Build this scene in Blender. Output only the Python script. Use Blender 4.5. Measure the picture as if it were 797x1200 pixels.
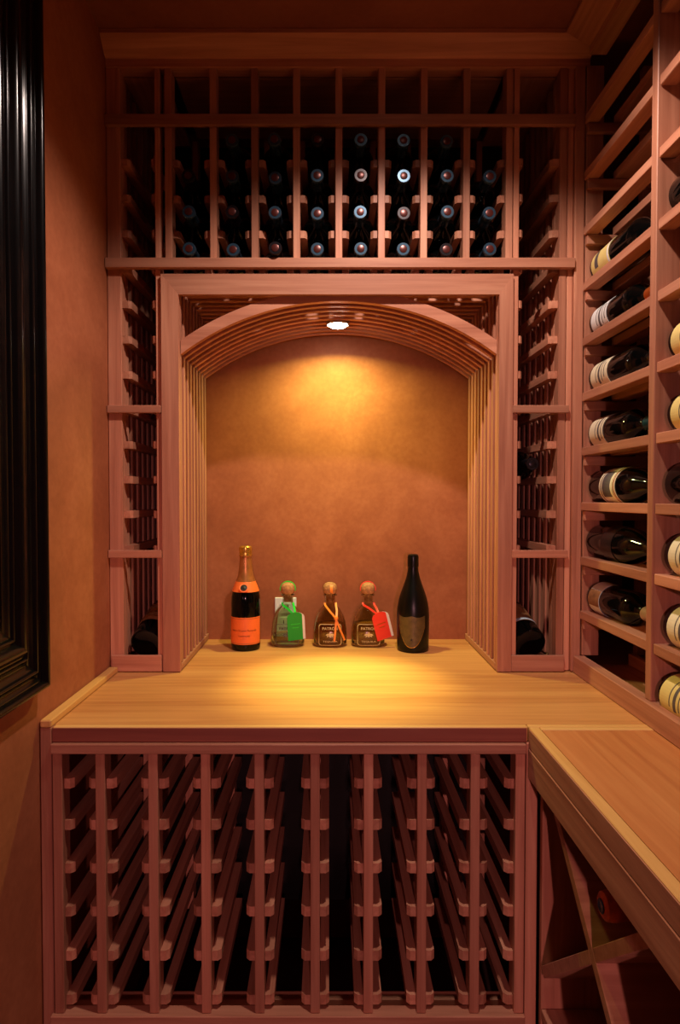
import bpy, bmesh, math, random
from mathutils import Vector, Matrix
random.seed(7)
for o in list(bpy.data.objects): bpy.data.objects.remove(o)
sc = bpy.context.scene
COL = sc.collection
PI = math.pi

# ------------------------------------------------------------------ camera
cam_d = bpy.data.cameras.new('camera')
cam = bpy.data.objects.new('camera', cam_d); COL.objects.link(cam)
cam_d.sensor_fit = 'AUTO'; cam_d.sensor_width = 36.0
cam_d.lens = 36.0*720/1200
cam_d.shift_x = 12.5/1200
cam_d.clip_start = 0.02
cam.location = (0, 0, 1.31)
cam.rotation_euler = (PI/2 - math.atan(17/720), 0, 0)
sc.camera = cam

# ------------------------------------------------------------------ world, lights, exposure
w = bpy.data.worlds.new('world'); sc.world = w; w.use_nodes = True
w.node_tree.nodes['Background'].inputs[0].default_value = (0.30, 0.22, 0.20, 1)
w.node_tree.nodes['Background'].inputs[1].default_value = 0.02
vs = sc.view_settings
vs.view_transform = 'Standard'; vs.look = 'None'; vs.gamma = 1.0; vs.use_curve_mapping = False
vs.exposure = -0.12

CEIL = 2.36
YF_ROOM = -1.60
DOWN1 = (0.17, 0.90, CEIL-0.012)      # recessed downlight over the counter edge
FILL_LAMP = (0.12, YF_ROOM+0.13, 1.36)     # added fill lamp, unseen behind the viewpoint, brightens the rack fronts
PUCK = (0.022, 1.625, 1.767)           # small light in the crown of the arch

def spot(name, loc, rot, power, col, size_deg, blend, rad):
    d = bpy.data.lights.new(name, 'SPOT'); d.energy = power; d.color = col
    d.spot_size = math.radians(size_deg); d.spot_blend = blend; d.shadow_soft_size = rad
    o = bpy.data.objects.new(name, d); COL.objects.link(o)
    o.location = loc; o.rotation_euler = rot
    return o
def disk(name, loc, rot, power, col, size, spread):
    d = bpy.data.lights.new(name, 'AREA'); d.shape = 'DISK'; d.size = size
    d.energy = power; d.color = col; d.spread = math.radians(spread)
    o = bpy.data.objects.new(name, d); COL.objects.link(o)
    o.location = loc; o.rotation_euler = rot
    return o
spot('ceiling_beam', (DOWN1[0], DOWN1[1], DOWN1[2]-0.012), (0, 0, 0), 45.0, (1.0, 0.79, 0.70), 132, 0.42, 0.025)
spot('fill_beam', (FILL_LAMP[0], FILL_LAMP[1]+0.02, FILL_LAMP[2]), (math.radians(74), 0, 0), 76.0, (1.0, 0.42, 0.46), 58, 1.0, 0.022)  # added frontal fill for the post faces
disk('puck_spill', (PUCK[0], PUCK[1], PUCK[2]-0.014), (0, 0, 0), 3.7, (1.0, 1.0, 0.26), 0.04, 154)
spot('puck_beam', (PUCK[0], PUCK[1], PUCK[2]-0.014), (math.radians(-18), 0, 0), 84.0, (1.0, 1.0, 0.32), 38, 1.0, 0.02)

# ------------------------------------------------------------------ materials
def new_mat(name):
    m = bpy.data.materials.new(name); m.use_nodes = True
    nt = m.node_tree; b = nt.nodes['Principled BSDF']
    return m, nt, b
def s2l(c):
    return tuple(((v/255)/12.92 if v/255 <= 0.04045 else ((v/255+0.055)/1.055)**2.4) for v in c) + (1.0,)

def wood(name, axis, c_dark, c_mid, c_light, rough=0.45, var=0.22, scale=1.0):
    m, nt, b = new_mat(name); N = nt.nodes; L = nt.links
    tc = N.new('ShaderNodeTexCoord'); oi = N.new('ShaderNodeObjectInfo')
    mul = N.new('ShaderNodeMath'); mul.operation = 'MULTIPLY'; mul.inputs[1].default_value = 37.0
    L.new(oi.outputs['Random'], mul.inputs[0])
    comb = N.new('ShaderNodeCombineXYZ')
    for i in range(3): L.new(mul.outputs[0], comb.inputs[i])
    add = N.new('ShaderNodeVectorMath'); add.operation = 'ADD'
    L.new(tc.outputs['Object'], add.inputs[0]); L.new(comb.outputs[0], add.inputs[1])
    mp = N.new('ShaderNodeMapping')
    s = [70.0*scale]*3; s['xyz'.index(axis)] = 3.0*scale
    mp.inputs['Scale'].default_value = s
    L.new(add.outputs[0], mp.inputs['Vector'])
    n1 = N.new('ShaderNodeTexNoise'); n1.inputs['Scale'].default_value = 1.0
    n1.inputs['Detail'].default_value = 5; n1.inputs['Roughness'].default_value = 0.6; n1.inputs['Distortion'].default_value = 0.6
    L.new(mp.outputs[0], n1.inputs['Vector'])
    mp2 = N.new('ShaderNodeMapping'); s2 = [9.0*scale]*3; s2['xyz'.index(axis)] = 0.9*scale
    mp2.inputs['Scale'].default_value = s2; L.new(add.outputs[0], mp2.inputs['Vector'])
    n2 = N.new('ShaderNodeTexNoise'); n2.inputs['Scale'].default_value = 1.0; n2.inputs['Detail'].default_value = 3
    L.new(mp2.outputs[0], n2.inputs['Vector'])
    mx = N.new('ShaderNodeMath'); mx.operation = 'MULTIPLY_ADD'; mx.inputs[1].default_value = 0.55
    sc2 = N.new('ShaderNodeMath'); sc2.operation = 'MULTIPLY'; sc2.inputs[1].default_value = 0.45
    L.new(n2.outputs['Fac'], sc2.inputs[0]); L.new(n1.outputs['Fac'], mx.inputs[0]); L.new(sc2.outputs[0], mx.inputs[2])
    cr = N.new('ShaderNodeValToRGB'); e = cr.color_ramp.elements
    e[0].position = 0.30; e[0].color = s2l(c_dark); e[1].position = 0.70; e[1].color = s2l(c_light)
    k = cr.color_ramp.elements.new(0.50); k.color = s2l(c_mid)
    L.new(mx.outputs[0], cr.inputs[0])
    hv = N.new('ShaderNodeHueSaturation')
    mr = N.new('ShaderNodeMapRange'); mr.inputs['To Min'].default_value = 1-var; mr.inputs['To Max'].default_value = 1+var
    L.new(oi.outputs['Random'], mr.inputs['Value']); L.new(mr.outputs[0], hv.inputs['Value'])
    L.new(cr.outputs[0], hv.inputs['Color']); L.new(hv.outputs[0], b.inputs['Base Color'])
    bp = N.new('ShaderNodeBump'); bp.inputs['Strength'].default_value = 0.08; bp.inputs['Distance'].default_value = 0.002
    L.new(n1.outputs['Fac'], bp.inputs['Height']); L.new(bp.outputs[0], b.inputs['Normal'])
    b.inputs['Roughness'].default_value = rough; b.inputs['Specular IOR Level'].default_value = 0.3
    return m
RW = ((156, 96, 72), (188, 126, 98), (212, 152, 120))
WOOD = {a: wood('redwood_'+a, a, *RW) for a in 'xyz'}
CT = ((178, 112, 62), (204, 142, 84), (222, 164, 100))
CTOP_X = wood('counter_wood_x', 'x', *CT, rough=0.36, var=0.0, scale=0.8)
CTOP_Y = wood('counter_wood_y', 'y', (172, 98, 58), (196, 124, 72), (212, 144, 88), rough=0.36, var=0.0, scale=0.8)
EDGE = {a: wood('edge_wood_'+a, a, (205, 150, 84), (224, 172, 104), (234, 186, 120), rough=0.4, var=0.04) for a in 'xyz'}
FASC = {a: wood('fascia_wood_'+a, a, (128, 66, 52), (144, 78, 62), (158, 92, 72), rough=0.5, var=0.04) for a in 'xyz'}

def plaster(name, c1, c2, c3, rough=0.62):
    m, nt, b = new_mat(name); N = nt.nodes; L = nt.links
    tc = N.new('ShaderNodeTexCoord')
    n1 = N.new('ShaderNodeTexNoise'); n1.inputs['Scale'].default_value = 5.5; n1.inputs['Detail'].default_value = 6; n1.inputs['Roughness'].default_value = 0.62; n1.inputs['Distortion'].default_value = 0.4
    n2 = N.new('ShaderNodeTexNoise'); n2.inputs['Scale'].default_value = 90; n2.inputs['Detail'].default_value = 4
    L.new(tc.outputs['Object'], n1.inputs['Vector']); L.new(tc.outputs['Object'], n2.inputs['Vector'])
    a = N.new('ShaderNodeMath'); a.operation = 'MULTIPLY_ADD'; a.inputs[1].default_value = 0.75
    q = N.new('ShaderNodeMath'); q.operation = 'MULTIPLY'; q.inputs[1].default_value = 0.25
    L.new(n2.outputs['Fac'], q.inputs[0]); L.new(n1.outputs['Fac'], a.inputs[0]); L.new(q.outputs[0], a.inputs[2])
    cr = N.new('ShaderNodeValToRGB'); e = cr.color_ramp.elements
    e[0].position = 0.33; e[0].color = s2l(c1); e[1].position = 0.68; e[1].color = s2l(c3)
    k = e.new(0.5); k.color = s2l(c2)
    L.new(a.outputs[0], cr.inputs[0]); L.new(cr.outputs[0], b.inputs['Base Color'])
    bp = N.new('ShaderNodeBump'); bp.inputs['Strength'].default_value = 0.12; bp.inputs['Distance'].default_value = 0.002
    L.new(a.outputs[0], bp.inputs['Height']); L.new(bp.outputs[0], b.inputs['Normal'])
    b.inputs['Roughness'].default_value = rough; b.inputs['Specular IOR Level'].default_value = 0.2
    return m
PLASTER = plaster('ochre_suede_plaster', (148, 84, 54), (164, 96, 63), (180, 110, 75))
CEILP = plaster('ceiling_plaster', (128, 70, 56), (138, 78, 60), (148, 86, 66))

def noisy(name, c, rough, metal=0.0, spec=0.5, amount=0.12, scale=30, coat=0.0):
    m, nt, b = new_mat(name); N = nt.nodes; L = nt.links
    tc = N.new('ShaderNodeTexCoord'); n = N.new('ShaderNodeTexNoise'); n.inputs['Scale'].default_value = scale; n.inputs['Detail'].default_value = 3
    L.new(tc.outputs['Object'], n.inputs['Vector'])
    cr = N.new('ShaderNodeValToRGB'); e = cr.color_ramp.elements
    l = s2l(c)
    e[0].position = 0.3; e[0].color = tuple(v*(1-amount) for v in l[:3])+(1,)
    e[1].position = 0.7; e[1].color = tuple(min(1, v*(1+amount)) for v in l[:3])+(1,)
    L.new(n.outputs['Fac'], cr.inputs[0]); L.new(cr.outputs[0], b.inputs['Base Color'])
    b.inputs['Roughness'].default_value = rough; b.inputs['Metallic'].default_value = metal
    b.inputs['Specular IOR Level'].default_value = spec; b.inputs['Coat Weight'].default_value = coat
    return m
BLACKFRAME = noisy('black_lacquered_wood', (12, 9, 9), 0.17, spec=0.35)
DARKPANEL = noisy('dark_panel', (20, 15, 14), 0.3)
FLOORM = noisy('floor_stone', (96, 74, 62), 0.6)
BGLASS = noisy('dark_bottle_glass', (5, 6, 6), 0.07, spec=0.28, amount=0.3)
MATTEBLACK = noisy('matte_black_glass', (6, 6, 6), 0.30, spec=0.3)
CAP_DARK = noisy('dark_foil', (30, 24, 28), 0.28, metal=0.5)
CAP_BLUE = noisy('slate_blue_foil', (58, 84, 104), 0.25, metal=0.6)
CAP_TEAL = noisy('teal_foil', (24, 74, 78), 0.3, metal=0.5)
CAP_PINK = noisy('pale_pink_foil', (206, 168, 160), 0.35, metal=0.2)
CAP_COPPER = noisy('copper_foil', (208, 106, 44), 0.3, metal=0.7)
CAP_RED = noisy('red_capsule_disc', (84, 36, 30), 0.3, metal=0.4)
CORK = noisy('cork', (176, 124, 80), 0.8, amount=0.35, scale=180)
ORANGE = noisy('orange_label_paper', (255, 118, 52), 0.5, amount=0.04)
ORANGE_FOIL = noisy('orange_red_foil', (240, 104, 52), 0.35, metal=0.1, amount=0.3, scale=80)
BRONZE = noisy('bronze_neck_foil', (190, 126, 74), 0.34, metal=0.6, amount=0.2, scale=60)
GOLD = noisy('gold_foil', (222, 172, 80), 0.25, metal=0.85, amount=0.25, scale=120)
INK = noisy('black_ink', (30, 18, 14), 0.5)
PALEINK = noisy('pale_gold_ink', (232, 202, 140), 0.45)
SHIELD = noisy('olive_shield_label', (92, 76, 46), 0.42, metal=0.25, amount=0.2, scale=90)
CREAM = noisy('cream_label', (238, 226, 190), 0.6, amount=0.05)
WHITE_L = noisy('white_label', (236, 236, 232), 0.6, amount=0.05)
YELLOW_L = noisy('yellow_label', (232, 210, 130), 0.6, amount=0.08)
BROWN_L = noisy('brown_gold_label', (150, 106, 66), 0.5, amount=0.3, scale=70)
PALEBLUE = noisy('pale_blue_band', (190, 216, 228), 0.5)
GREYINK = noisy('grey_ink', (92, 84, 84), 0.6)
REDINK = noisy('red_ink', (176, 40, 28), 0.6)
GREEN = noisy('green_tag_card', (0, 168, 52), 0.5, amount=0.05)
GREENR = noisy('green_ribbon', (20, 214, 60), 0.45, amount=0.05)
REDTAG = noisy('coral_tag_card', (255, 66, 48), 0.5, amount=0.05)
REDR = noisy('red_ribbon', (246, 60, 44), 0.45, amount=0.05)
ORR = noisy('orange_ribbon', (250, 150, 56), 0.45, amount=0.05)
PLATE = noisy('white_plastic', (232, 236, 230), 0.35, amount=0.02)
DARKHOLE = noisy('socket_dark', (20, 18, 18), 0.5)
STEEL = noisy('brushed_steel', (190, 186, 180), 0.3, metal=0.9, amount=0.1)
def glass(name, col, rough=0.0, ior=1.45):
    m, nt, b = new_mat(name); N = nt.nodes; L = nt.links
    tc = N.new('ShaderNodeTexCoord'); n = N.new('ShaderNodeTexNoise'); n.inputs['Scale'].default_value = 22
    L.new(tc.outputs['Object'], n.inputs['Vector'])
    bp = N.new('ShaderNodeBump'); bp.inputs['Strength'].default_value = 0.05; bp.inputs['Distance'].default_value = 0.002
    L.new(n.outputs['Fac'], bp.inputs['Height']); L.new(bp.outputs[0], b.inputs['Normal'])
    b.inputs['Base Color'].default_value = col; b.inputs['Transmission Weight'].default_value = 1.0
    b.inputs['Roughness'].default_value = rough; b.inputs['IOR'].default_value = ior
    return m
GL_CLEAR = glass('clear_greenish_glass', (0.86, 0.95, 0.86, 1))
GL_AMBER = glass('smoky_amber_glass', (0.80, 0.68, 0.52, 1))
GL_GREY = glass('smoky_grey_glass', (0.86, 0.82, 0.70, 1))
LQ_CLEAR = glass('clear_spirit', (0.93, 0.98, 0.92, 1), ior=1.34)
LQ_AMBER = glass('amber_spirit', (0.80, 0.50, 0.22, 1), ior=1.34)
LQ_GOLD = glass('pale_amber_spirit', (0.84, 0.66, 0.38, 1), ior=1.34)
def emit(name, col, strength):
    m, nt, b = new_mat(name)
    tc = nt.nodes.new('ShaderNodeTexCoord'); g = nt.nodes.new('ShaderNodeTexNoise'); g.inputs['Scale'].default_value = 40
    nt.links.new(tc.outputs['Object'], g.inputs['Vector'])
    b.inputs['Base Color'].default_value = (0.9, 0.9, 0.9, 1); nt.links.new(g.outputs['Fac'], b.inputs['Roughness'])
    b.inputs['Emission Color'].default_value = col; b.inputs['Emission Strength'].default_value = strength
    return m
LED = emit('led_lens', (1.0, 0.97, 0.88, 1), 60)
LAMP = emit('lamp_lens', (1.0, 0.75, 0.6, 1), 12)

# ------------------------------------------------------------------ helpers
def link(name, me, parent=None, loc=(0, 0, 0)):
    o = bpy.data.objects.new(name, me); COL.objects.link(o)
    if parent is not None:
        o.parent = parent
    o.location = loc
    return o
def tag(o, label=None, cat=None, group=None, kind=None):
    if label: o['label'] = label
    if cat: o['category'] = cat
    if group: o['group'] = group
    if kind: o['kind'] = kind
    return o
def thing(name, loc, label, cat, group=None, rot=None):
    o = bpy.data.objects.new(name, None); COL.objects.link(o)
    o.empty_display_size = 0.05; o.location = loc
    if rot: o.rotation_euler = rot
    return tag(o, label, cat, group)
def wpos(o):
    p = Vector((0, 0, 0))
    while o is not None: p += o.location; o = o.parent
    return p
_cache = {}
def box_mesh(dx, dy, dz, mat, bev):
    key = (round(dx, 4), round(dy, 4), round(dz, 4), mat.name, bev)
    if key in _cache: return _cache[key]
    bm = bmesh.new(); bmesh.ops.create_cube(bm, size=1.0)
    bmesh.ops.scale(bm, vec=(dx, dy, dz), verts=bm.verts)
    if bev: bmesh.ops.bevel(bm, geom=list(bm.edges), offset=min(bev, dx*0.3, dy*0.3, dz*0.3), segments=1, affect='EDGES', profile=0.5)
    me = bpy.data.meshes.new('board'); bm.to_mesh(me); bm.free(); me.materials.append(mat)
    _cache[key] = me
    return me
def box(name, x0, x1, y0, y1, z0, z1, mat=None, parent=None, bev=0.0012):
    dx, dy, dz = x1-x0, y1-y0, z1-z0
    if mat is None: mat = WOOD
    if isinstance(mat, dict):
        mat = mat['xyz'[max(range(3), key=lambda i: (dx, dy, dz)[i])]]
    c = Vector(((x0+x1)/2, (y0+y1)/2, (z0+z1)/2))
    if parent is not None: c = c - wpos(parent)
    return link(name, box_mesh(dx, dy, dz, mat, bev), parent, c)
def mesh_from(verts, faces, mat, smooth=False):
    me = bpy.data.meshes.new('mesh'); me.from_pydata(verts, [], faces); me.materials.append(mat)
    bm = bmesh.new(); bm.from_mesh(me); bmesh.ops.recalc_face_normals(bm, faces=bm.faces); bm.to_mesh(me); bm.free()
    if smooth:
        for p in me.polygons: p.use_smooth = True
    me.update()
    return me
def prism(name, pts, axis, a0, a1, mat, parent=None):
    """2D outline extruded along an axis; pts are the other two coordinates in xyz order"""
    n = len(pts); V = []
    for a in (a0, a1):
        for p in pts:
            c = list(p); c.insert('xyz'.index(axis), a); V.append(Vector(c))
    cen = sum(V, Vector())/len(V)
    F = [tuple(range(n)), tuple(range(2*n-1, n-1, -1))] + [(i, (i+1) % n, n+(i+1) % n, n+i) for i in range(n)]
    me = mesh_from([v-cen for v in V], F, mat)
    if parent is not None: cen = cen - wpos(parent)
    return link(name, me, parent, cen)
def lathe_mesh(prof, mat, n=32, sq=2.0, depth=1.0, sharp=35):
    """profile (r,z) turned about z; sq>2 squares the section off"""
    V = []; F = []; rings = []
    for r, z in prof:
        if r < 1e-6:
            V.append((0, 0, z)); rings.append([len(V)-1])
        else:
            row = []
            for i in range(n):
                t = 2*PI*i/n; c, s = math.cos(t), math.sin(t)
                k = (abs(c)**sq + abs(s)**sq)**(-1/sq)
                V.append((r*k*c, r*k*s*depth, z)); row.append(len(V)-1)
            rings.append(row)
    for a, b in zip(rings, rings[1:]):
        for i in range(n):
            j = (i+1) % n
            if len(a) == 1 and len(b) == 1: continue
            if len(a) == 1: F.append((a[0], b[i], b[j]))
            elif len(b) == 1: F.append((a[i], a[j], b[0]))
            else: F.append((a[i], a[j], b[j], b[i]))
    me = mesh_from(V, F, mat, True)
    me.set_sharp_from_angle(angle=math.radians(sharp))
    return me
def patch_mesh(r, z0, z1, ang, mat, n=20, rf=None, outline=None, centre=-PI/2, th=0.0006):
    """label wrapped on a round body; outline(t) gives (zlow,zhigh) for t in -1..1"""
    V = []; F = []
    for k in (0, 1):
        for i in range(n+1):
            t = -1+2*i/n; a = centre + t*ang/2
            lo, hi = outline(t) if outline else (z0, z1)
            rr = r + k*th
            for z in (lo, hi): V.append((rr*math.cos(a), rr*math.sin(a), z))
    m = 2*(n+1)
    for i in range(n):
        a = 2*i
        F.append((m+a, m+a+2, m+a+3, m+a+1)); F.append((a, a+1, a+3, a+2))
        F.append((a, a+2, m+a+2, m+a)); F.append((a+1, m+a+1, m+a+3, a+3))
    F.append((0, m, m+1, 1)); F.append((2*n, 2*n+1, m+2*n+1, m+2*n))
    return mesh_from(V, F, mat, False)
_fonts = {}
def text_mesh(body, width, mat, bend_r=None, height=None, shear=0.0, th=0.0003):
    """flat lettering (x right, z up, facing -y), scaled to a width, wrapped to a radius if given"""
    cu = bpy.data.curves.new('lettering', 'FONT'); cu.body = body; cu.align_x = 'CENTER'; cu.align_y = 'CENTER'
    cu.resolution_u = 2; cu.shear = shear
    ob = bpy.data.objects.new('lettering_tmp', cu); COL.objects.link(ob)
    dg = bpy.context.evaluated_depsgraph_get(); dg.update()
    me = bpy.data.meshes.new_from_object(ob.evaluated_get(dg))
    bpy.data.objects.remove(ob); bpy.data.curves.remove(cu)
    xs = [v.co.x for v in me.vertices]; ys = [v.co.y for v in me.vertices]
    s = width/(max(xs)-min(xs)); sy = s if height is None else height/(max(ys)-min(ys))
    cx = (max(xs)+min(xs))/2; cy = (max(ys)+min(ys))/2
    for v in me.vertices:
        x = (v.co.x-cx)*s; z = (v.co.y-cy)*sy
        if bend_r: v.co = (bend_r*math.sin(x/bend_r), -bend_r*math.cos(x/bend_r), z)
        else: v.co = (x, 0, z)
    me.materials.clear(); me.materials.append(mat); me.update()
    return me

# ------------------------------------------------------------------ the room
WL, WR, YB, YF = -0.517, 0.95, 1.80, -1.60
def struct(o): o['kind'] = 'structure'; return o
struct(box('floor', WL-0.1, WR+0.1, YF-0.1, YB+0.1, -0.1, 0.0, FLOORM, None, 0))
struct(box('ceiling', WL-0.1, WR+0.1, YF-0.1, YB+0.1, CEIL, CEIL+0.1, CEILP, None, 0))
struct(box('wall_left', WL-0.1, WL, YF-0.1, YB+0.1, 0.0, CEIL, PLASTER, None, 0))
struct(box('wall_right', WR, WR+0.1, YF-0.1, YB+0.1, 0.0, CEIL, PLASTER, None, 0))
struct(box('wall_back', WL, WR, YB, YB+0.1, 0.0, CEIL, PLASTER, None, 0))
struct(box('wall_front', WL, WR, YF-0.1, YF, 0.0, CEIL, PLASTER, None, 0))
struct(box('wall_niche', -0.385, 0.425, 1.768, YB-0.002, 0.9, 1.83, PLASTER, None, 0))
# crown moulding: stepped board that leans out to the ceiling
UF = 1.44
struct(prism('trim_1', [(UF+0.03, 2.300), (UF-0.004, 2.300), (UF-0.004, 2.318), (UF-0.012, 2.322), (UF-0.040, 2.350), (UF-0.040, CEIL-0.001), (UF+0.03, CEIL-0.001)],
      'x', WL+0.002, 0.60, WOOD['x']))
struct(prism('trim_2', [(0.62, 2.300), (0.582, 2.300), (0.582, 2.318), (0.574, 2.322), (0.530, 2.350), (0.530, CEIL-0.001), (0.62, CEIL-0.001)],
      'y', -0.4, UF-0.042, WOOD['y']))

# ------------------------------------------------------------------ upper rack
RZ = [2.089-0.0819*k for k in range(12)]
YEND = 1.76
up = thing('wine_rack', (0.022, UF, 1.83), 'redwood wine rack of narrow bottle columns above the arched niche', 'wine rack')
PX = [-0.373, -0.269, -0.173, -0.076, 0.022, 0.121, 0.219, 0.318, 0.417]
def rail_mesh(dx, dy, h, side):
    key = ('rail', round(dx, 4), round(dy, 4), h, side)
    if key in _cache: return _cache[key]
    c = min(0.006, dx*0.4); a, b = dx/2, dy/2
    if side > 0: P = [(-a, -b), (a-c, -b), (a, -b+c), (a, b), (-a, b)]
    else: P = [(-a+c, -b), (a, -b), (a, b), (-a, b), (-a, -b+c)]
    n = len(P); V = [(p[0], p[1], z) for z in (-h/2, h/2) for p in P]
    F = [tuple(range(n)), tuple(range(2*n-1, n-1, -1))]+[(i, (i+1) % n, n+(i+1) % n, n+i) for i in range(n)]
    me = mesh_from(V, F, WOOD['y']); _cache[key] = me
    return me
def rails(parent, x0, x1, zs, y0, y1=YEND, h=0.017, side=1):
    for z in zs:
        link('rail', rail_mesh(x1-x0, y1-y0, h, side), parent, Vector(((x0+x1)/2, (y0+y1)/2, z))-wpos(parent))
for i, x in enumerate(PX):
    box('post', x-0.008, x+0.008, UF, UF+0.035, 1.862, 2.300, None, up)
    box('post', x-0.008, x+0.008, YEND-0.03, YEND, 1.862, 2.300, None, up)
    if i > 0: rails(up, x-0.024, x-0.0085, RZ[:4], UF+0.012, side=-1)
    if i < 8: rails(up, x+0.0085, x+0.024, RZ[:4], UF+0.012)
box('shelf_rail', -0.516, 0.5655, UF-0.016, UF-0.001, 1.838, 1.861, None, up)
box('shelf_rail', -0.516, 0.5655, UF-0.012, UF-0.001, 2.164, 2.189, None, up)
box('back_panel', -0.381, 0.425, YEND+0.001, YEND+0.008, 1.835, 2.300, DARKPANEL, up)  # near-black sheet added so the column interiors read as deep shade
box('top_panel', -0.365, 0.409, UF+0.04, YEND-0.035, 2.302, 2.316, None, up)

# ------------------------------------------------------------------ side towers
def tower(xo0, xo1, xi0, xi1, side, label):
    t = thing('wine_rack', ((xo0+xi0)/2, UF, 0.9), label, 'wine rack')
    box('stile', min(xo0, xo1), max(xo0, xo1), UF, UF+0.03, 0.902, 2.300, None, t)
    box('stile', min(xi0, xi1), max(xi0, xi1), UF, UF+0.03, 0.902, 2.300, None, t)
    lo, hi = min(xo0, xi0), max(xo0, xi0)
    for z in (1.515, 1.178):
        box('cross_rail', lo if side < 0 else lo-0.001, hi+0.013 if side < 0 else hi+0.022, UF-0.011, UF-0.001, z-0.009, z+0.009, None, t)
    bx0, bx1 = (-0.511, -0.393) if side < 0 else (0.4265, 0.551)
    box('bottom_board', bx0, bx1, UF-0.009, UF-0.001, 0.902, 0.940, None, t)
    fx0, fx1 = (xo1+0.001, xi0-0.001) if side < 0 else (xi1+0.001, xo0-0.001)
    box('box_floor', fx0, fx1, UF+0.001, YEND, 0.908, 0.922, None, t)
    # slatted outer and inner sides
    for k in range(7):
        y = UF+0.036+0.044*k
        if side < 0:
            box('side_slat', xo1-0.014, xo1-0.002, y, y+0.020, 0.924, 2.300, None, t)
        else:
            box('side_slat', xo0+0.002, xo0+0.014, y, y+0.020, 0.924, 2.300, None, t)
    box('inner_panel', *( (xi0+0.002, xi0+0.010) if side < 0 else (xi1-0.010, xi1-0.002)), UF+0.032, YEND, 0.924, 1.83, None, t)
    if side < 0:
        rails(t, xo1, xo1+0.020, RZ, UF+0.008); rails(t, xi0-0.011, xi0, RZ, UF+0.006, side=-1)
    else:
        rails(t, xo0-0.020, xo0, RZ, UF+0.008, side=-1); rails(t, xi1, xi1+0.011, RZ, UF+0.006)
    box('back_panel', min(xo0, xi0), max(xo1, xi1), YEND+0.001, YEND+0.008, 0.902, 2.300, DARKPANEL, t)  # dark backing put in for shade at the back of the tower
    box('top_panel', min(xo0, xi0), max(xo1, xi1), UF+0.04, YEND, 2.302, 2.316, None, t)
    return t
tower(-0.516, -0.484, -0.404, -0.392, -1, 'tall slim redwood rack tower between the left wall and the arch')
tower(0.534, 0.551, 0.427, 0.440, 1, 'tall slim redwood rack tower between the arch and the right shelving')
cs = thing('corner_post', (0.571, UF, 0.9), 'plain redwood corner post where the back racks meet the right shelving', 'post')
box('post_board', 0.5525, 0.5655, UF+0.0005, UF+0.03, 0.902, 2.299, None, cs)
box('post_board', 0.5665, 0.588, UF-0.008, UF+0.03, 0.902, 2.299, None, cs)

# ------------------------------------------------------------------ arched niche lining
CXN = 0.022; HW = 0.371
ar = thing('arched_niche', (CXN, UF, 0.9), 'slatted redwood arch framing the lit niche over the counter', 'arch')
c0, c1, t0, t1 = -0.389, 0.4255, 1.779, 1.826
ci0, ci1 = CXN-HW, CXN+HW
ya, yb = UF-0.010, UF+0.004
prism('casing', [(c0, 0.902), (ci0, 0.902), (ci0, t0), (c0, t1)], 'y', ya, yb, WOOD['z'], ar)
prism('casing', [(c1, 0.902), (c1, t1), (ci1, t0), (ci1, 0.902)], 'y', ya, yb, WOOD['z'], ar)
prism('casing', [(c0, t1), (ci0, t0), (ci1, t0), (c1, t1)], 'y', ya, yb, WOOD['x'], ar)
R_IN = (HW**2+0.124**2)/(2*0.124); ZC = 1.769-R_IN
def rib_mesh(th, yt, n=40):
    V = []; F = []
    for y in (-yt/2, yt/2):
        for i in range(n+1):
            x = -HW+0.001+(2*HW-0.002)*i/n
            V.append((x, y, ZC-0.9+math.sqrt(R_IN**2-x*x)))
            V.append((x, y, ZC-0.9+math.sqrt((R_IN+th)**2-x*x)))
    m = 2*(n+1)
    for i in range(n):
        a = 2*i
        F += [(a, a+2, a+3, a+1), (m+a, m+a+1, m+a+3, m+a+2), (a, m+a, m+a+2, a+2), (a+1, a+3, m+a+3, m+a+1)]
    F += [(0, 1, m+1, m), (2*n, m+2*n, m+2*n+1, 2*n+1)]
    return mesh_from(V, F, WOOD['x'])
rib_a = rib_mesh(0.026, 0.016); rib_b = rib_mesh(0.020, 0.013)
NS = 9
for k in range(NS):
    y = UF+0.015+0.0355*k
    link('arch_rib', rib_a if k == 0 else rib_b, ar, (0, y-UF, 0))
    box('side_slat', ci0-0.016, ci0, y-0.007, y+0.007, 0.919, 1.802, None, ar)
    box('side_slat', ci1, ci1+0.016, y-0.007, y+0.007, 0.919, 1.802, None, ar)
    box('top_slat', ci0-0.016, ci1+0.016, y-0.007, y+0.007, 1.8025, 1.816, None, ar)
box('base_strip', ci0-0.016, ci0+0.001, yb+0.001, 1.766, 0.902, 0.9185, None, ar)
box('base_strip', ci1-0.001, ci1+0.016, yb+0.001, 1.766, 0.902, 0.9185, None, ar)
box('side_backing', ci0-0.024, ci0-0.017, yb+0.001, 1.766, 0.902, 1.82, None, ar)
box('side_backing', ci1+0.017, ci1+0.024, yb+0.001, 1.766, 0.902, 1.82, None, ar)

# puck light under the crown of the arch
pk = thing('puck_light', (PUCK[0], PUCK[1], PUCK[2]), 'small round spotlight glowing under the crown of the arch', 'light')
link('housing', lathe_mesh([(0, 0.020), (0.027, 0.020), (0.030, 0.016), (0.030, -0.004), (0.0285, -0.006), (0.0265, -0.004), (0.026, 0.0), (0, 0.0)], STEEL, 28), pk)
link('lens', lathe_mesh([(0, -0.001), (0.0245, -0.001), (0.0255, -0.004), (0.019, -0.009), (0, -0.0115)], LED, 24), pk)

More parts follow.
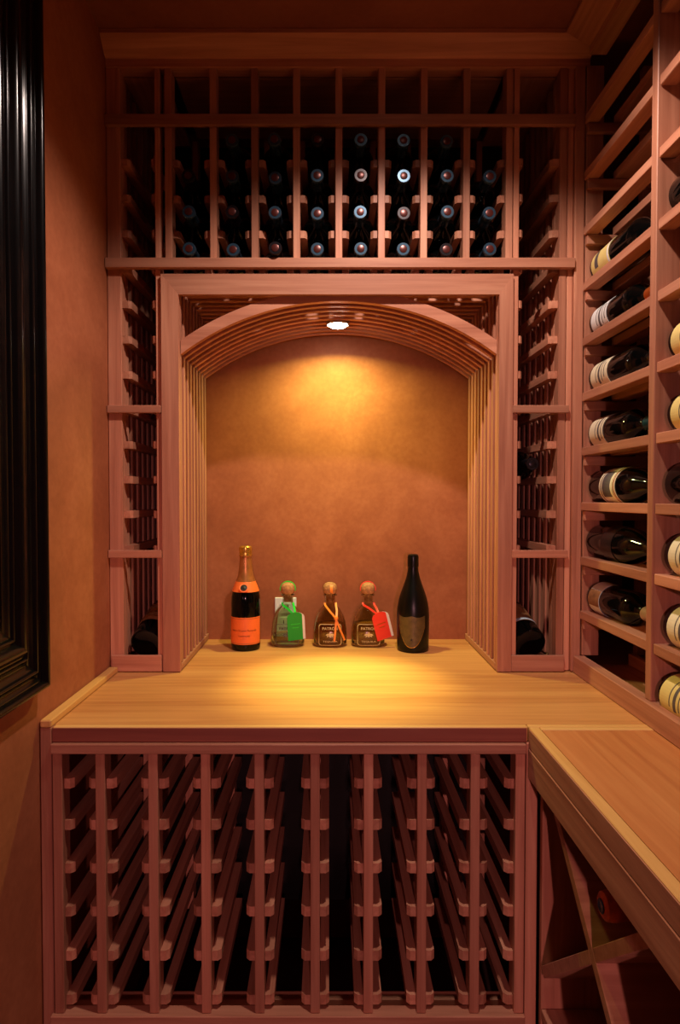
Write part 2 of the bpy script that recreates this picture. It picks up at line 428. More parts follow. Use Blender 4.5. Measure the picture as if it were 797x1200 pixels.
# ceiling downlights
def downlight(p, label):
    t = thing('ceiling_light', p, label, 'light', 'recessed ceiling lights')
    link('trim_ring', lathe_mesh([(0.042, 0.011), (0.060, 0.010), (0.062, 0.004), (0.058, 0.0), (0.046, 0.002), (0.042, 0.011)], STEEL, 32), t)
    link('lens', lathe_mesh([(0, 0.010), (0.041, 0.010), (0.041, 0.006), (0.03, 0.003), (0, 0.002)], LAMP, 28), t)
downlight(DOWN1, 'recessed round ceiling light above the front edge of the counter')
so = thing('added_fill_lamp', (FILL_LAMP[0], YF_ROOM, FILL_LAMP[2]-0.1), 'added fill lamp shaped like a small metal sconce, unseen behind the viewpoint', 'light')  # body for the added fill light, an invented fixture
box('back_plate', FILL_LAMP[0]-0.05, FILL_LAMP[0]+0.05, YF_ROOM+0.001, YF_ROOM+0.015, FILL_LAMP[2]-0.12, FILL_LAMP[2]+0.06, STEEL, so)
box('arm', FILL_LAMP[0]-0.008, FILL_LAMP[0]+0.008, YF_ROOM+0.016, YF_ROOM+0.06, FILL_LAMP[2]-0.008, FILL_LAMP[2]+0.008, STEEL, so)
hd = link('shade', lathe_mesh([(0, 0.0), (0.025, 0.0), (0.045, 0.05), (0.052, 0.068), (0.050, 0.068), (0.042, 0.05), (0.023, 0.004), (0, 0.004)], STEEL, 28), so, (0, 0.061, 0.1)); hd.rotation_euler = (-PI/2, 0, 0)
link('bulb', lathe_mesh([(0, 0.006), (0.015, 0.01), (0.026, 0.03), (0.022, 0.046), (0, 0.055)], LAMP, 20), hd)

# ------------------------------------------------------------------ counters
LF = 1.084
CF = 1.088          # front edge of the main counter
CR = 0.356          # edge of the right counter
ct = thing('countertop', (0.0, 1.25, 0.872), 'broad wooden main countertop under the arched niche with five bottles on it', 'countertop')
box('top', -0.515, WR-0.02, CF+0.013, 1.795, 0.874, 0.900, CTOP_X, ct, 0.0005)
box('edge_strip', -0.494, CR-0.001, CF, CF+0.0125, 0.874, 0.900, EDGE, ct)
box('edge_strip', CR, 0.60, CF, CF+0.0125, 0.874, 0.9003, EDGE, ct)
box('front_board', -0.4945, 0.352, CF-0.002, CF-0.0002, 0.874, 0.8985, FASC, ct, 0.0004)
box('wall_strip', -0.515, -0.495, LF-0.001, UF-0.0115, 0.9005, 0.914, EDGE, ct, 0.002)
cr_ = thing('countertop', (0.6, 0.5, 0.872), 'narrower wooden countertop running forward under the right shelving', 'countertop')
box('top', CR+0.019, WR-0.02, 0.46, CF-0.015, 0.874, 0.8995, CTOP_Y, cr_, 0.0005)
box('edge_strip', CR, CR+0.018, 0.46, CF-0.001, 0.874, 0.9003, EDGE, cr_)
box('edge_strip', CR+0.019, 0.60, CF-0.014, CF-0.001, 0.874, 0.9003, EDGE, cr_)
box('front_board', CR-0.002, CR-0.0002, 0.46, CF-0.006, 0.866, 0.8985, None, cr_, 0.0004)
box('apron', CR-0.003, CR+0.026, 0.46, CF-0.008, 0.812, 0.8645, None, cr_)

# ------------------------------------------------------------------ lower rack
LF = 1.084
lo = thing('wine_rack', (-0.06, LF, 0.0), 'empty redwood bottle rack with nine columns below the main countertop', 'wine rack')
box('stile', -0.515, -0.4955, LF, LF+0.0165, 0.0, 0.900, None, lo)
LP = [-0.484, -0.408, -0.314, -0.2205, -0.125, -0.0255, 0.0698, 0.165, 0.26, 0.340]
box('top_rail', -0.4945, 0.3495, LF-0.006, LF+0.016, 0.855, 0.8725, None, lo)
box('bottom_rail', -0.498, 0.3495, LF-0.010, LF+0.016, 0.368, 0.384, None, lo)
LZ = [0.797, 0.722, 0.643, 0.564, 0.483, 0.402]
for i, x in enumerate(LP):
    hw = 0.0085
    box('post', x-hw, x+hw, LF-0.003, LF+0.030, 0.3845, 0.8545, None, lo)
    box('post', x-hw, x+hw, 1.36, 1.39, 0.3845, 0.8545, None, lo)
    if i > 0: rails(lo, x-hw-0.0165, x-hw-0.0003, LZ, LF+0.006, 1.359, 0.018, -1)
    if i < 9: rails(lo, x+hw+0.0003, x+hw+0.0165, LZ, LF+0.006, 1.359, 0.018, 1)
box('corner_stile', 0.3505, 0.371, LF-0.002, LF+0.02, 0.0, 0.873, None, lo)
box('back_panel', -0.494, 0.3495, 1.391, 1.399, 0.3845, 0.8725, DARKPANEL, lo)  # added dark sheet, its colour stands in for shade behind the empty columns
box('plinth', -0.494, 0.3495, LF+0.05, LF+0.07, 0.0, 0.366, None, lo)

# ------------------------------------------------------------------ diamond bin
BX = 0.375
db = thing('diamond_bin', (0.6, 0.8, 0.0), 'redwood diamond bin with crossed dividers below the right countertop', 'wine bin')
BY, BZ = 0.862, 0.655
def diag(sgn, L0, L1, name='divider'):
    """board in the y-z plane at +-42 degrees through the crossing, from L0 to L1 along it"""
    th = math.radians(42)*sgn
    d = Vector((0, math.cos(th), math.sin(th))); n = Vector((0, -math.sin(th), math.cos(th)))
    L = abs(L1-L0)
    o = link(name, box_mesh(0.32, L, 0.018, WOOD['x'], 0.001), db)
    o.location = Vector((BX+0.16, BY, BZ)) + d*((L0+L1)/2) - wpos(db); o.rotation_euler = (th, 0, 0)
    return o
diag(1, -0.320, 0.205)
diag(-1, 0.0093, 0.268); diag(-1, -0.205, -0.0093)
box('side_panel', BX+0.001, 0.70, 1.070, 1.083, 0.0, 0.811, None, db)
box('side_panel', BX+0.001, 0.70, 0.604, 0.618, 0.0, 0.811, None, db)
box('bottom_panel', BX+0.001, 0.70, 0.619, 1.069, 0.385, 0.403, None, db)
box('front_panel', BX+0.001, BX+0.016, 0.476, 0.603, 0.0, 0.811, None, db)
box('end_panel', BX+0.001, 0.70, 0.461, 0.475, 0.0, 0.811, None, db)
box('back_panel', 0.701, 0.712, 0.604, 1.083, 0.0, 0.811, None, db)
box('plinth', BX+0.02, 0.40, 0.619, 1.069, 0.0, 0.384, None, db)

# ------------------------------------------------------------------ right shelving
RX = 0.585
rs = thing('display_rack', (RX, 1.1, 0.9), 'tall redwood label display rack standing along the right wall', 'wine rack')
KZ = [0.92+0.1263*k for k in range(12)]
Y0, Y1 = 0.47, UF-0.010
PY = [(1.105, 1.125), (0.780, 0.800), (0.47, 0.49)]
for k in range(1, 12):
    z = KZ[k]
    if z > 2.30: continue
    ys = [(1.126, 1.4285), (0.801, 1.104), (0.491, 0.779)]
    for a, b in ys:
        box('front_rail', RX, RX+0.030, a, b, z-0.019, z, None, rs)
        box('back_rail', RX+0.067, RX+0.104, a, b, z-0.019, z, None, rs)
    for a, b in PY+[(1.429, 1.449)]:
        yy = b+0.0005 if b < 1.4 else a-0.0125
        box('cross_piece', RX+0.004, RX+0.190, yy, yy+0.012, z-0.042, z-0.0205, None, rs)
for a, b in PY:
    box('post', RX-0.003, RX+0.062, a, b, 0.9405, 2.299, None, rs)
    box('post', RX+0.135, RX+0.190, a, b, 0.9405, 2.299, None, rs)
box('post', RX+0.006, RX+0.045, 1.4295, 1.4495, 0.9405, 2.299, None, rs)
box('post', RX+0.135, RX+0.190, 1.4295, 1.4495, 0.9405, 2.299, None, rs)
box('base_board', RX-0.014, RX+0.012, 0.47, UF-0.010, 0.9005, 0.940, None, rs)
box('base_floor', RX+0.0125, RX+0.27, 0.47, UF-0.010, 0.9005, 0.918, None, rs)
box('base_back', RX+0.115, RX+0.13, 0.47, UF-0.010, 0.9185, 0.945, None, rs)
box('back_panel', RX+0.27, RX+0.28, 0.47, 1.79, 0.9005, 2.299, DARKPANEL, rs)

# ------------------------------------------------------------------ dark framed picture on the left wall
fr = thing('picture_frame', (WL, 0.6, 0.978), 'large black lacquered reeded frame hanging on the left wall', 'frame')
FY0, FY1, FZ0, FZ1, FWD = 0.05, 1.076, 0.974, 2.22, 0.165
prof = [(0.0, 0.0), (0.0, 0.014)]
def bead(d0, d1, h0, hp, n=7):
    for i in range(n+1):
        t = i/n; prof.append((d0+(d1-d0)*t, h0+(hp-h0)*math.sin(PI*t)))
bead(0.001, 0.019, 0.018, 0.029); bead(0.021, 0.034, 0.018, 0.013); bead(0.035, 0.045, 0.017, 0.023); bead(0.047, 0.064, 0.016, 0.011)
bead(0.065, 0.073, 0.015, 0.020); bead(0.075, 0.102, 0.015, 0.028); bead(0.104, 0.113, 0.014, 0.019); bead(0.115, 0.138, 0.014, 0.008); bead(0.140, 0.164, 0.011, 0.018)
prof += [(0.165, 0.010), (0.165, 0.0)]
def frame_side(p0, p1, inward0, inward1):
    V = []; n = len(prof)
    for p, q in ((p0, inward0), (p1, inward1)):
        for d, h in prof: V.append((h+0.0005, p[0]+q[0]*d-0.6, p[1]+q[1]*d-0.978))
    F = [tuple(range(n)), tuple(range(2*n-1, n-1, -1))] + [(i, (i+1) % n, n+(i+1) % n, n+i) for i in range(n)]
    me = mesh_from(V, F, BLACKFRAME, True); me.set_sharp_from_angle(angle=math.radians(40)); link('frame_side', me, fr)
frame_side((FY1, FZ0), (FY1, FZ1), (-1, 1), (-1, -1))
frame_side((FY0, FZ0), (FY0, FZ1), (1, 1), (1, -1))
frame_side((FY0, FZ0), (FY1, FZ0), (1, 1), (-1, 1))
frame_side((FY0, FZ1), (FY1, FZ1), (1, -1), (-1, -1))
box('panel', WL+0.001, WL+0.008, FY0+FWD+0.001, FY1-FWD-0.001, FZ0+FWD+0.001, FZ1-FWD-0.001, DARKPANEL, fr)

# ------------------------------------------------------------------ wall outlet in the niche
ou = thing('power_outlet', (-0.126, 1.767, 0.972), 'white power outlet plate on the niche wall behind the green-tagged bottle', 'outlet')
box('cover_plate', -0.157, -0.095, 1.763, 1.7675, 0.922, 1.022, PLATE, ou, 0.0015)
for dz in (0.952, 0.992):
    sk = box('socket', -0.143, -0.109, 1.7615, 1.7628, dz-0.014, dz+0.014, PLATE, ou, 0.0004)
    for dx in (-0.132, -0.120):
        box('slot', dx-0.0012, dx+0.0012, 1.7608, 1.7613, dz-0.004, dz+0.006, DARKHOLE, sk, 0)

# ------------------------------------------------------------------ wine bottles
BL, BR = 0.280, 0.0365
BORD = [(0, 0.012), (0.015, 0.010), (0.030, 0.0015), (0.0335, 0.0), (0.0358, 0.0015), (BR, 0.005), (BR, 0.172), (0.0355, 0.181), (0.0325, 0.190), (0.027, 0.199), (0.0205, 0.207), (0.0160, 0.214), (0.0142, 0.221), (0.0135, 0.232), (0.0130, 0.262), (0.0145, 0.263), (0.0145, 0.272), (0.0130, 0.274), (0, 0.274)]
BORD2 = [(r, z-0.018 if 0.1 < z < 0.24 else z) for r, z in BORD]
BURG = [(0, 0.012), (0.015, 0.010), (0.032, 0.0015), (0.036, 0.0), (0.0385, 0.0015), (0.0392, 0.005), (0.0392, 0.130), (0.0380, 0.148), (0.0345, 0.168), (0.0285, 0.188), (0.0215, 0.206), (0.0165, 0.222), (0.0142, 0.238), (0.0132, 0.262), (0.0145, 0.263), (0.0145, 0.272), (0.0130, 0.274), (0, 0.274)]
_g = {}
def shared(key, fn):
    if key not in _g: _g[key] = fn()
    return _g[key]
def cap_mesh(mat, z0=0.226):
    return lathe_mesh([(0.0140, z0), (0.0147, z0+0.001), (0.0140, z0+0.014), (0.0136, 0.260), (0.0152, 0.2625), (0.0152, 0.2735), (0.0142, 0.2752), (0.0100, 0.2752), (0.0, 0.2750)], mat, 24)
def wine_bottle(loc, rot, label, group, prof='bord', cap=CAP_DARK, capz=0.226, disc=None, paper=None, lab=(0.030, 0.105), ang=2.6, turn=0.0, extra=None, body_name='wine_bottle'):
    P = {'bord': BORD, 'bord2': BORD2, 'burg': BURG}[prof]; r = 0.0392 if prof == 'burg' else BR
    t = thing(body_name, loc, label, 'bottle', group, rot)
    t.rotation_mode = 'XYZ'
    link('glass', shared(('g', prof), lambda: lathe_mesh(P, BGLASS, 32)), t)
    c = link('capsule', shared(('c', cap.name, capz), lambda: cap_mesh(cap, capz)), t)
    if disc: link('capsule_disc', shared(('d', disc.name), lambda: lathe_mesh([(0, 0.2754), (0.0085, 0.2754), (0.0085, 0.2760), (0.0075, 0.2764), (0, 0.2764)], disc, 20)), c)
    if paper:
        p = link('paper_label', patch_mesh(r+0.0004, lab[0], lab[1], ang, paper, 24, centre=turn), t)
        if extra: extra(p, r, turn)
    return t
# upper rack: necks point out to the room
ordn = ['first', 'second', 'third', 'fourth', 'fifth', 'sixth', 'seventh', 'eighth']
rown = ['top', 'second', 'third', 'bottom']
UPB_caps = [CAP_BLUE, CAP_DARK, CAP_BLUE, CAP_BLUE]
for c in range(8):
    xc = (PX[c]+PX[c+1])/2
    for r in range(4):
        if (c, r) in ((0, 0), (7, 0)): continue
        z = RZ[r]+0.0085+0.0272
        wine_bottle((xc+random.uniform(-0.001, 0.001), UF-0.022+BL-0.005+random.uniform(-0.004, 0.008), z), (PI/2, 0, 0),
                    'dark wine bottle, neck out, %s column from the left, %s row of the upper rack' % (ordn[c], rown[r]), 'bottles in the upper rack',
                    cap=UPB_caps[(c*3+r) % 4], disc=CAP_RED)
# a single bottle in the right tower
wine_bottle((0.478, UF+0.002+BL, RZ[9]+0.037), (PI/2, 0, 0), 'lone dark bottle lying neck out in the right rack tower', None, cap=CAP_DARK, disc=CAP_DARK)
# bottles lying in the bottom boxes of the towers, base towards the room
def stripes(colmats):
    def f(p, r, turn):
        for (z0, z1, m, a) in colmats:
            link('print', patch_mesh(r+0.0011, z0, z1, a, m, 16, centre=turn, th=0.0002), p)
    return f
t = wine_bottle((-0.437, UF+0.022, 0.9225+0.037), (-PI/2+math.radians(20), 0, math.radians(-3)), 'dark bottle with gold-brown label lying in the bottom box of the left tower', None,
            prof='burg', cap=CAP_DARK, paper=BROWN_L, lab=(0.050, 0.125), ang=3.0, turn=-PI/2, extra=stripes([(0.064, 0.067, GOLD, 2.9), (0.119, 0.122, GOLD, 2.9), (0.080, 0.104, GOLD, 1.1)]))
t = wine_bottle((0.480, UF+0.022, 0.9225+0.037), (-PI/2+math.radians(20), 0, math.radians(5)), 'bottle with brown label and pale band lying low in the right rack tower', None,
            prof='burg', cap=CAP_DARK, paper=BROWN_L, lab=(0.046, 0.125), ang=3.0, turn=-PI/2, extra=stripes([(0.047, 0.056, PALEBLUE, 2.95)]))

# right shelving: bottles lie along the rack, base away from the viewer in the first bay
BXX = RX+0.0485
def bay1(k, label, dy=0.0, **kw):
    rr = 0.0392 if kw.get('prof') == 'burg' else BR
    h = math.sqrt(rr**2-0.0185**2)+0.0006
    return wine_bottle((BXX, 1.424-dy, KZ[k]+h), (PI/2, 0, 0), label, 'bottles in the right display rack', turn=PI-0.15, **kw)
# local -x of the bottle faces the room (-x); turn = PI centres the label there
lines = stripes([(0.040, 0.0425, GREYINK, 1.2), (0.052, 0.060, GREYINK, 1.5), (0.068, 0.0705, GREYINK, 1.3), (0.080, 0.0825, GREYINK, 0.9)])
bay1(7, 'bottle with yellow-and-white label high in the right display rack', 0.0, paper=YELLOW_L, lab=(0.012, 0.098), ang=3.2, extra=stripes([(0.090, 0.0965, WHITE_L, 3.1), (0.030, 0.046, GREYINK, 1.0)]))
bay1(6, 'bottle with white label and copper capsule in the right display rack', 0.0, paper=WHITE_L, lab=(0.014, 0.090), ang=3.2, prof='bord2', cap=CAP_COPPER, capz=0.203, extra=lines)
bay1(5, 'bottle with cream label, second from the top white-labelled one, in the right rack', 0.0, paper=CREAM, lab=(0.014, 0.096), ang=3.2, extra=lines)
bay1(4, 'bottle with cream label and teal capsule in the right display rack', 0.0, paper=CREAM, lab=(0.010, 0.078), ang=3.2, prof='bord2', cap=CAP_TEAL, capz=0.203, extra=lines)
bay1(3, 'bottle with ornate red-striped cream label at eye level in the right rack', 0.012, prof='burg', paper=CREAM, lab=(0.058, 0.132), ang=3.2, extra=stripes([(0.126, 0.1285, REDINK, 3.15), (0.121, 0.1235, GOLD, 3.15), (0.074, 0.110, GREYINK, 1.5), (0.066, 0.069, GREYINK, 2.2)]))
bay1(2, 'plain dark bottle with a dim label below the ornate one in the right rack', 0.0, prof='burg', paper=CAP_DARK, lab=(0.080, 0.130), ang=3.0)
bay1(1, 'bottle with white-and-brown label and pink capsule lowest in the near-corner bay', 0.0, paper=WHITE_L, lab=(0.014, 0.068), ang=3.2, prof='bord2', cap=CAP_PINK, capz=0.203, extra=stripes([(0.0145, 0.0675, BROWN_L, 1.0)]))
def bay2(k, label, **kw):
    rr = 0.0392 if kw.get('prof') == 'burg' else BR
    h = math.sqrt(rr**2-0.0185**2)+0.0006
    return wine_bottle((BXX, 1.092, KZ[k]+h), (PI/2, 0, 0), label, 'bottles in the right display rack', turn=PI-0.15, **kw)
bay2(7, 'dark bottle without visible label highest at the right edge', prof='burg')
bay2(5, 'yellow-labelled bottle at the right edge, upper of the two above eye level', paper=YELLOW_L, lab=(0.012, 0.095), ang=3.2, extra=lines)
bay2(4, 'yellow-labelled bottle at the right edge just above eye level', paper=YELLOW_L, lab=(0.014, 0.098), ang=3.2, extra=lines)
bay2(3, 'dark unlabelled bottle at the right edge at eye level', prof='burg')
bay2(2, 'cream-labelled bottle at the right edge just below eye level', prof='burg', paper=CREAM, lab=(0.018, 0.100), ang=3.2, extra=lines)
bay2(1, 'cream-labelled bottle at the right edge, second from the counter', prof='burg', paper=CREAM, lab=(0.016, 0.098), ang=3.2, extra=lines)
t = wine_bottle((BXX-0.008, 1.092, 0.9185+0.0396), (PI/2, 0, 0), 'cream-labelled bottle at the right edge resting on the rack base', 'bottles in the right display rack', prof='burg', turn=PI-0.4, paper=YELLOW_L, lab=(0.010, 0.098), ang=3.2, extra=lines)

# foil-topped sparkling bottle in the diamond bin
fb = thing('sparkling_bottle', (0.672, BY, 0.728), 'sparkling wine bottle with orange-red foil top lying in the diamond bin', 'bottle', None, (0, -PI/2, 0))
link('glass', lathe_mesh([(0, 0.010), (0.034, 0.001), (0.040, 0.006), (0.0405, 0.12), (0.038, 0.145), (0.031, 0.170), (0.023, 0.192), (0.018, 0.212), (0.0155, 0.235), (0.0145, 0.262), (0, 0.262)], BGLASS, 32), fb)
link('foil', lathe_mesh([(0.0188, 0.208), (0.0195, 0.2085), (0.0175, 0.222), (0.0165, 0.240), (0.0185, 0.247), (0.0182, 0.256), (0.0200, 0.262), (0.0205, 0.272), (0.0190, 0.281), (0.0150, 0.284), (0, 0.2845)], ORANGE_FOIL, 24), fb)
link('muselet_plate', lathe_mesh([(0, 0.2846), (0.0100, 0.2846), (0.0100, 0.2855), (0.009, 0.2862), (0.006, 0.2862), (0.0045, 0.2856), (0, 0.2856)], CAP_BLUE, 20), fb)

# ------------------------------------------------------------------ bottles on the counter
CZ0 = 0.9005
# champagne with orange label
ch = thing('champagne_bottle', (-0.227, 1.662, CZ0), 'champagne bottle with bright orange label and bronze neck foil at the left', 'bottle')
cp = [(0, 0.012), (0.030, 0.001), (0.0365, 0.0), (0.0388, 0.003), (0.0392, 0.010), (0.0392, 0.128), (0.0383, 0.142), (0.0350, 0.158), (0.0300, 0.172), (0.0240, 0.186), (0.0198, 0.200), (0.0172, 0.216), (0.0155, 0.236), (0.0150, 0.262), (0.0145, 0.270), (0, 0.270)]
link('glass', lathe_mesh(cp, BGLASS, 40), ch)
link('neck_foil', lathe_mesh([(0.0258, 0.183), (0.0262, 0.1832), (0.0206, 0.200), (0.0180, 0.216), (0.0163, 0.236), (0.0158, 0.248), (0.0170, 0.249), (0.0172, 0.253)], BRONZE, 32), ch)
link('foil_cap', lathe_mesh([(0.0172, 0.2525), (0.0178, 0.253), (0.0168, 0.257), (0.0172, 0.264), (0.0178, 0.271), (0.0172, 0.2755), (0.0140, 0.2785), (0, 0.279)], GOLD, 24), ch)
pl = link('front_label', patch_mesh(0.0396, 0.018, 0.090, 2.7, ORANGE, 28), ch)
link('lettering', text_mesh('Veuve Clicquot Ponsardin', 0.072, INK, 0.0407, shear=0.3), pl, (0, 0, 0.055))
link('lettering', text_mesh('CHAMPAGNE', 0.032, INK, 0.0407), pl, (0, 0, 0.041))
def border(z, w=2.55): link('label_line', patch_mesh(0.0403, z, z+0.0008, w, BROWN_L, 24, th=0.0002), pl)
border(0.0205); border(0.0865)
nl = link('neck_label', lathe_mesh([(0.0362, 0.157), (0.0368, 0.157), (0.0318, 0.171), (0.0268, 0.1832), (0.0258, 0.1832)], ORANGE, 32), ch)
md = link('medallion', lathe_mesh([(0, 0.0), (0.0125, 0.0), (0.0125, 0.0012), (0, 0.0012)], ORANGE, 28), nl, (0, -0.0345, 0.169)); md.rotation_euler = (math.radians(58), 0, 0)
m2 = link('seal', lathe_mesh([(0, 0.0012), (0.0090, 0.0012), (0.0090, 0.0022), (0.0072, 0.0024), (0.0066, 0.0018), (0.004, 0.0018), (0.0025, 0.0026), (0, 0.0026)], INK, 24), ch, (0, -0.0345, 0.169)); m2.rotation_euler = (math.radians(58), 0, 0)

# prestige cuvee with shield label
dp = thing('champagne_bottle', (0.225, 1.647, CZ0), 'matte black champagne bottle with olive shield label at the right', 'bottle')
link('glass', lathe_mesh([(0, 0.012), (0.032, 0.001), (0.0395, 0.0), (0.0418, 0.003), (0.0424, 0.010), (0.0430, 0.060), (0.0432, 0.095), (0.0418, 0.115), (0.0375, 0.138), (0.0315, 0.157), (0.0245, 0.176), (0.0185, 0.194), (0.0150, 0.210), (0.0132, 0.226), (0.0128, 0.240), (0, 0.240)], MATTEBLACK, 44), dp)
link('capsule', lathe_mesh([(0.0129, 0.224), (0.0150, 0.2245), (0.0152, 0.232), (0.0148, 0.238), (0.0150, 0.250), (0.0135, 0.2555), (0.010, 0.2575), (0, 0.258)], MATTEBLACK, 28), dp)
def shield(t):
    a = abs(t)
    hi = 0.098 - 0.006*math.cos(a*PI*1.0)*0 - (0.004*math.sin(a*PI) )
    lo_ = 0.014 + 0.055*a**2.2
    return (lo_, hi)
SHROT = -PI/2-0.22
sl = link('shield_label', patch_mesh(0.0434, 0, 0, 1.75, SHIELD, 28, outline=shield, centre=SHROT), dp)
def sh_in(t):
    l, h = shield(t); return (l+0.0035, h-0.0035)
star = link('star_emblem', text_mesh('\u2605', 0.009, INK, 0.0446), sl, (0, 0, 0.036)); star.rotation_euler = (0, 0, -0.22)
link('shield_rim', patch_mesh(0.0441, 0, 0, 1.75, GOLD, 28, outline=lambda t: (shield(t)[0], shield(t)[0]+0.0012), centre=SHROT, th=0.0002), sl)

# three squat spirit bottles
PP = [(0.0, 0.004), (0.030, 0.003), (0.040, 0.0), (0.0440, 0.002), (0.0462, 0.008), (0.0464, 0.030), (0.0455, 0.048), (0.0432, 0.064), (0.0395, 0.078), (0.0340, 0.090), (0.0270, 0.100), (0.0200, 0.107), (0.0160, 0.112), (0.0146, 0.118), (0.0143, 0.136), (0.0190, 0.1375), (0.0195, 0.1405), (0.0143, 0.142)]
PIN = [(0.0120, 0.142), (0.0120, 0.118), (0.0135, 0.112), (0.0180, 0.105), (0.0245, 0.098), (0.0312, 0.088), (0.0365, 0.0765), (0.0402, 0.063), (0.0425, 0.047), (0.0434, 0.030), (0.0432, 0.012), (0.040, 0.008), (0.0, 0.009)]
def fill_prof(z):
    pts = [(0.0, 0.0095), (0.0397, 0.0085), (0.0429, 0.0124), (0.0431, 0.030)]
    for r, zz in ((0.0422, 0.047), (0.0399, 0.063), (0.0362, 0.0765), (0.0309, 0.088), (0.0242, 0.098)):
        if zz < z: pts.append((r, zz))
    top = [(0.0422, 0.047), (0.0399, 0.063), (0.0362, 0.0765), (0.0309, 0.088), (0.0242, 0.098), (0.0177, 0.105)]
    for (ra, za), (rb, zb) in zip(top, top[1:]):
        if za <= z < zb: pts.append((ra+(rb-ra)*(z-za)/(zb-za), z))
    pts.append((0.0, z))
    return pts
SQ = 2.9; SKW = 0.86
def bodyy(x, r):
    """front face y of the squared section at offset x"""
    return -SKW*r*(max(0.0, 1-(abs(x)/r)**SQ))**(1/SQ)
def conform(me, prof_fn, lift, z_off):
    for v in me.vertices:
        r = prof_fn(v.co.z+z_off); v.co.y += bodyy(v.co.x, r)-lift
    me.update(); return me
def pr(z):
    for (ra, za), (rb, zb) in zip(PP[3:], PP[4:]):
        if za <= z <= zb and zb > za: return ra+(rb-ra)*(z-za)/(zb-za)
    return 0.0464
def strip_mesh(pts, wid, th, mat):
    """thin flat ribbon through 3D points, width in the x-z plane"""
    V = []; F = []
    n = len(pts)
    for i, p in enumerate(pts):
        a = Vector(pts[max(0, i-1)]); b = Vector(pts[min(n-1, i+1)]); d = (b-a); d.y = 0
        d = d.normalized() if d.length > 1e-6 else Vector((0, 0, 1))
        s = Vector((d.z, 0, -d.x))*wid/2
        for y in (0, th):
            for k in (-1, 1): q = Vector(p)+s*k+Vector((0, y, 0)); V.append(q)
    for i in range(n-1):
        a = 4*i; b = a+4
        F += [(a, a+1, b+1, b), (a+2, b+2, b+3, a+3), (a, b, b+2, a+2), (a+1, a+3, b+3, b+1)]
    F += [(0, 2, 3, 1), (4*n-4, 4*n-3, 4*n-1, 4*n-2)]
    return mesh_from(V, F, mat)
def outline_mesh(w_, z0, z1, lw, mat, n=16):
    """closed arched-corner outline band in the x-z plane"""
    c = 0.007; P = []
    def corner(cx, cz, a0):
        for i in range(5):
            a = a0+PI/2*i/4; P.append((cx+c*math.cos(a), cz+c*math.sin(a)))
    corner(w_/2-c, z1-c, 0); 
    for i in range(1, 6): P.append((w_/2-c-(w_-2*c)*i/6, z1))
    corner(-w_/2+c, z1-c, PI/2); corner(-w_/2+c, z0+c, PI)
    for i in range(1, 6): P.append((-w_/2+c+(w_-2*c)*i/6, z0))
    corner(w_/2-c, z0+c, 1.5*PI)
    m = len(P); zc = (z0+z1)/2
    V = []; F = []
    for x, z in P: V.append((x, 0, z))
    for x, z in P:
        k = 1-lw/(w_/2); V.append((x*k, 0, zc+(z-zc)*(1-lw/((z1-z0)/2))))
    for i in range(m):
        j = (i+1) % m; F.append((i, j, m+j, m+i))
    return mesh_from(V, F, mat)
def bee_mesh(mat):
    V = []; F = []
    def ell(cx, cz, a, b, rot, n=12):
        s = len(V)
        for i in range(n):
            t = 2*PI*i/n; x = a*math.cos(t); z = b*math.sin(t)
            V.append((cx+x*math.cos(rot)-z*math.sin(rot), 0, cz+x*math.sin(rot)+z*math.cos(rot)))
        F.append(tuple(range(s, s+n)))
    ell(0, 0, 0.0022, 0.0058, 0); ell(0, 0.0072, 0.0016, 0.0016, 0)
    for s in (-1, 1):
        ell(s*0.0068, 0.0020, 0.0055, 0.0019, -s*0.35); ell(s*0.0055, -0.0020, 0.0042, 0.0015, -s*0.6)
    return mesh_from(V, F, mat)
def spirit(x, label, glassm, liquid, fill, band, ink, top_band=None):
    t = thing('tequila_bottle', (x, 1.705, CZ0), label, 'bottle')
    link('glass', lathe_mesh(PP+PIN, glassm, 40, SQ, SKW, 50), t)
    link('liquid', lathe_mesh(fill_prof(fill), liquid, 40, SQ, SKW, 50), t)
    ck = link('cork_stopper', lathe_mesh([(0, 0.120), (0.0112, 0.120), (0.0114, 0.1425), (0.0170, 0.1432), (0.0196, 0.150), (0.0198, 0.158), (0.0180, 0.1655), (0.0140, 0.1705), (0.0075, 0.1735), (0, 0.174)], CORK, 28), t)
    if band:
        if top_band == 'front':
            link('tax_strip', strip_mesh([(0.004+0.0*i, -0.0205*math.cos(a)-0.0006, 0.1565+0.0185*math.sin(a)) for i, a in enumerate([(-0.75+0.2*j) for j in range(8)])], 0.008, 0.0005, band), ck)
        else:
            P = []
            for j in range(13):
                a = -0.25+(PI+0.5)*j/12; P.append((0.0212*math.cos(a), -0.002, 0.1555+0.0203*math.sin(a)))
            link('tax_strip', strip_mesh(P, 0.0022, 0.008, band), ck)
    link('etched_frame', conform(outline_mesh(0.062, 0.006, 0.064, 0.0013, ink), pr, 0.0006, 0), t)
    link('lettering', conform(text_mesh('PATR\u00d3N', 0.042, ink, None, 0.0095), pr, 0.0007, 0.053), t, (0, 0, 0.053))
    link('bee_emblem', conform(bee_mesh(ink), pr, 0.0007, 0.034), t, (0, 0, 0.034))
    link('lettering', conform(text_mesh('TEQUILA', 0.040, ink, None, 0.0055), pr, 0.0007, 0.0165), t, (0, 0, 0.0165))
    return t
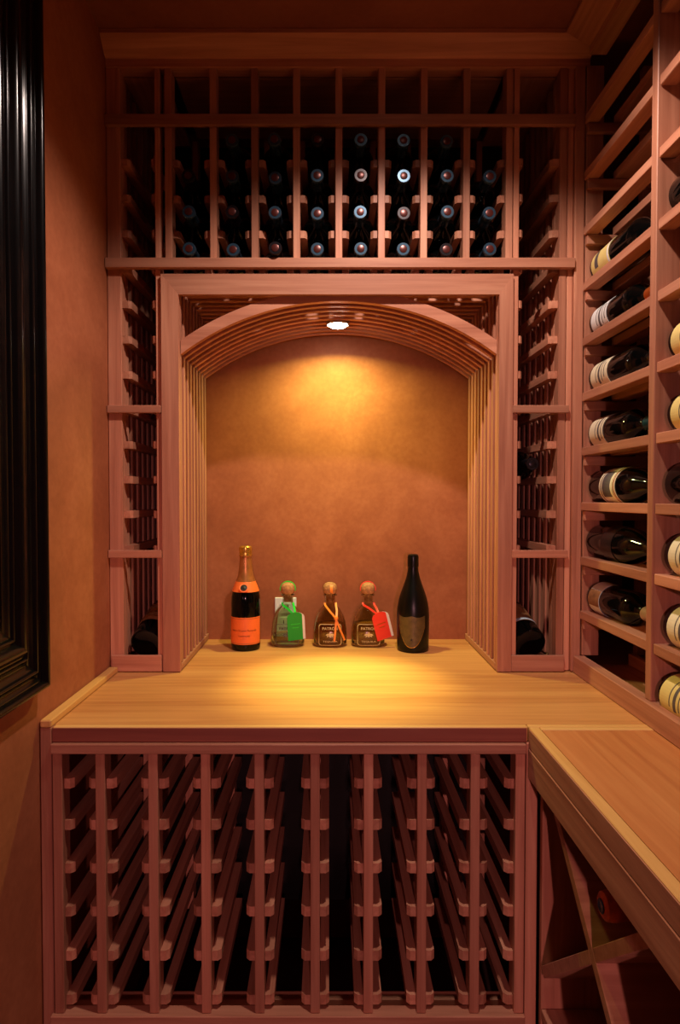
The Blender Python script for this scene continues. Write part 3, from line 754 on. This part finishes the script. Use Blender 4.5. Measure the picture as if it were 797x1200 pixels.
def hang_tag(t, x, z, rot, card, ribbon):
    """arched card with a white inner leaf hung from the neck by a ribbon"""
    def card_mesh(mat, w_, h_, th):
        P = [(-w_/2, -h_), (w_/2, -h_)]
        for i in range(9):
            a = PI*i/8; P.append((w_/2*math.cos(a), -0.014+0.014*math.sin(a)))
        n = len(P)
        V = [(p[0], y, p[1]) for y in (0, th) for p in P]
        F = [tuple(range(n)), tuple(range(2*n-1, n-1, -1))]+[(i, (i+1) % n, n+(i+1) % n, n+i) for i in range(n)]
        return mesh_from(V, F, mat)
    yf = -0.047
    c = link('hang_tag', card_mesh(card, 0.045, 0.078, 0.0008), t, (x, yf, z)); c.rotation_euler = (math.radians(5), rot, math.radians(14))
    i_ = link('inner_leaf', card_mesh(WHITE_L, 0.045, 0.076, 0.0006), c, (0.0035, 0.0022, -0.001)); i_.rotation_euler = (0, 0, math.radians(-8))
    for zz, w_ in ((-0.033, 0.026), (-0.043, 0.018)):
        link('tag_print', strip_mesh([(-w_/2, -0.0003, zz), (w_/2, -0.0003, zz)], 0.0022, 0.0002, GREENR if card is GREEN else CAP_COPPER), c)
    for sx in (-1, 1):
        link('ribbon', strip_mesh([(sx*0.0150, -0.010, 0.119), (sx*0.0150+0.002, -0.0165, 0.113), (sx*0.010+x*0.45, -0.030, 0.1065), (sx*0.003+x*0.9, -0.046, z-0.004)], 0.0055, 0.0005, ribbon), t)
    return c
s1 = spirit(-0.1155, 'clear squat tequila bottle with green hang tag and green-edged cork', GL_CLEAR, LQ_CLEAR, 0.030, GREENR, GREYINK)
hang_tag(s1, 0.022, 0.0985, math.radians(-4), GREEN, GREENR)
s2 = spirit(0.002, 'smoky amber squat tequila bottle with crossed orange ribbon, middle of the three', GL_AMBER, LQ_AMBER, 0.060, ORR, PALEINK, 'front')
link('ribbon', strip_mesh([(-0.0150, -0.010, 0.119), (-0.0130, -0.0170, 0.112), (0.000, -0.0330, 0.098), (0.014, -0.0405, 0.083), (0.026, -0.0415, 0.054), (0.040, -0.0350, 0.020)], 0.0055, 0.0005, ORR), s2)
link('ribbon', strip_mesh([(0.0155, -0.009, 0.119), (0.0165, -0.0180, 0.112), (0.0185, -0.0290, 0.100), (0.0175, -0.0420, 0.083), (0.0150, -0.0450, 0.054), (0.0115, -0.0440, 0.018)], 0.0055, 0.0005, ORR), s2)
link('ribbon_knot', lathe_mesh([(0, -0.006), (0.005, -0.004), (0.006, 0.0), (0.005, 0.004), (0, 0.006)], ORR, 12), s2, (0.0165, -0.0445, 0.082))
s3 = spirit(0.1075, 'smoky grey squat tequila bottle with coral red hang tag and red-edged cork', GL_GREY, LQ_GOLD, 0.062, REDR, PALEINK)
hang_tag(s3, 0.026, 0.0985, math.radians(-16), REDTAG, REDR)
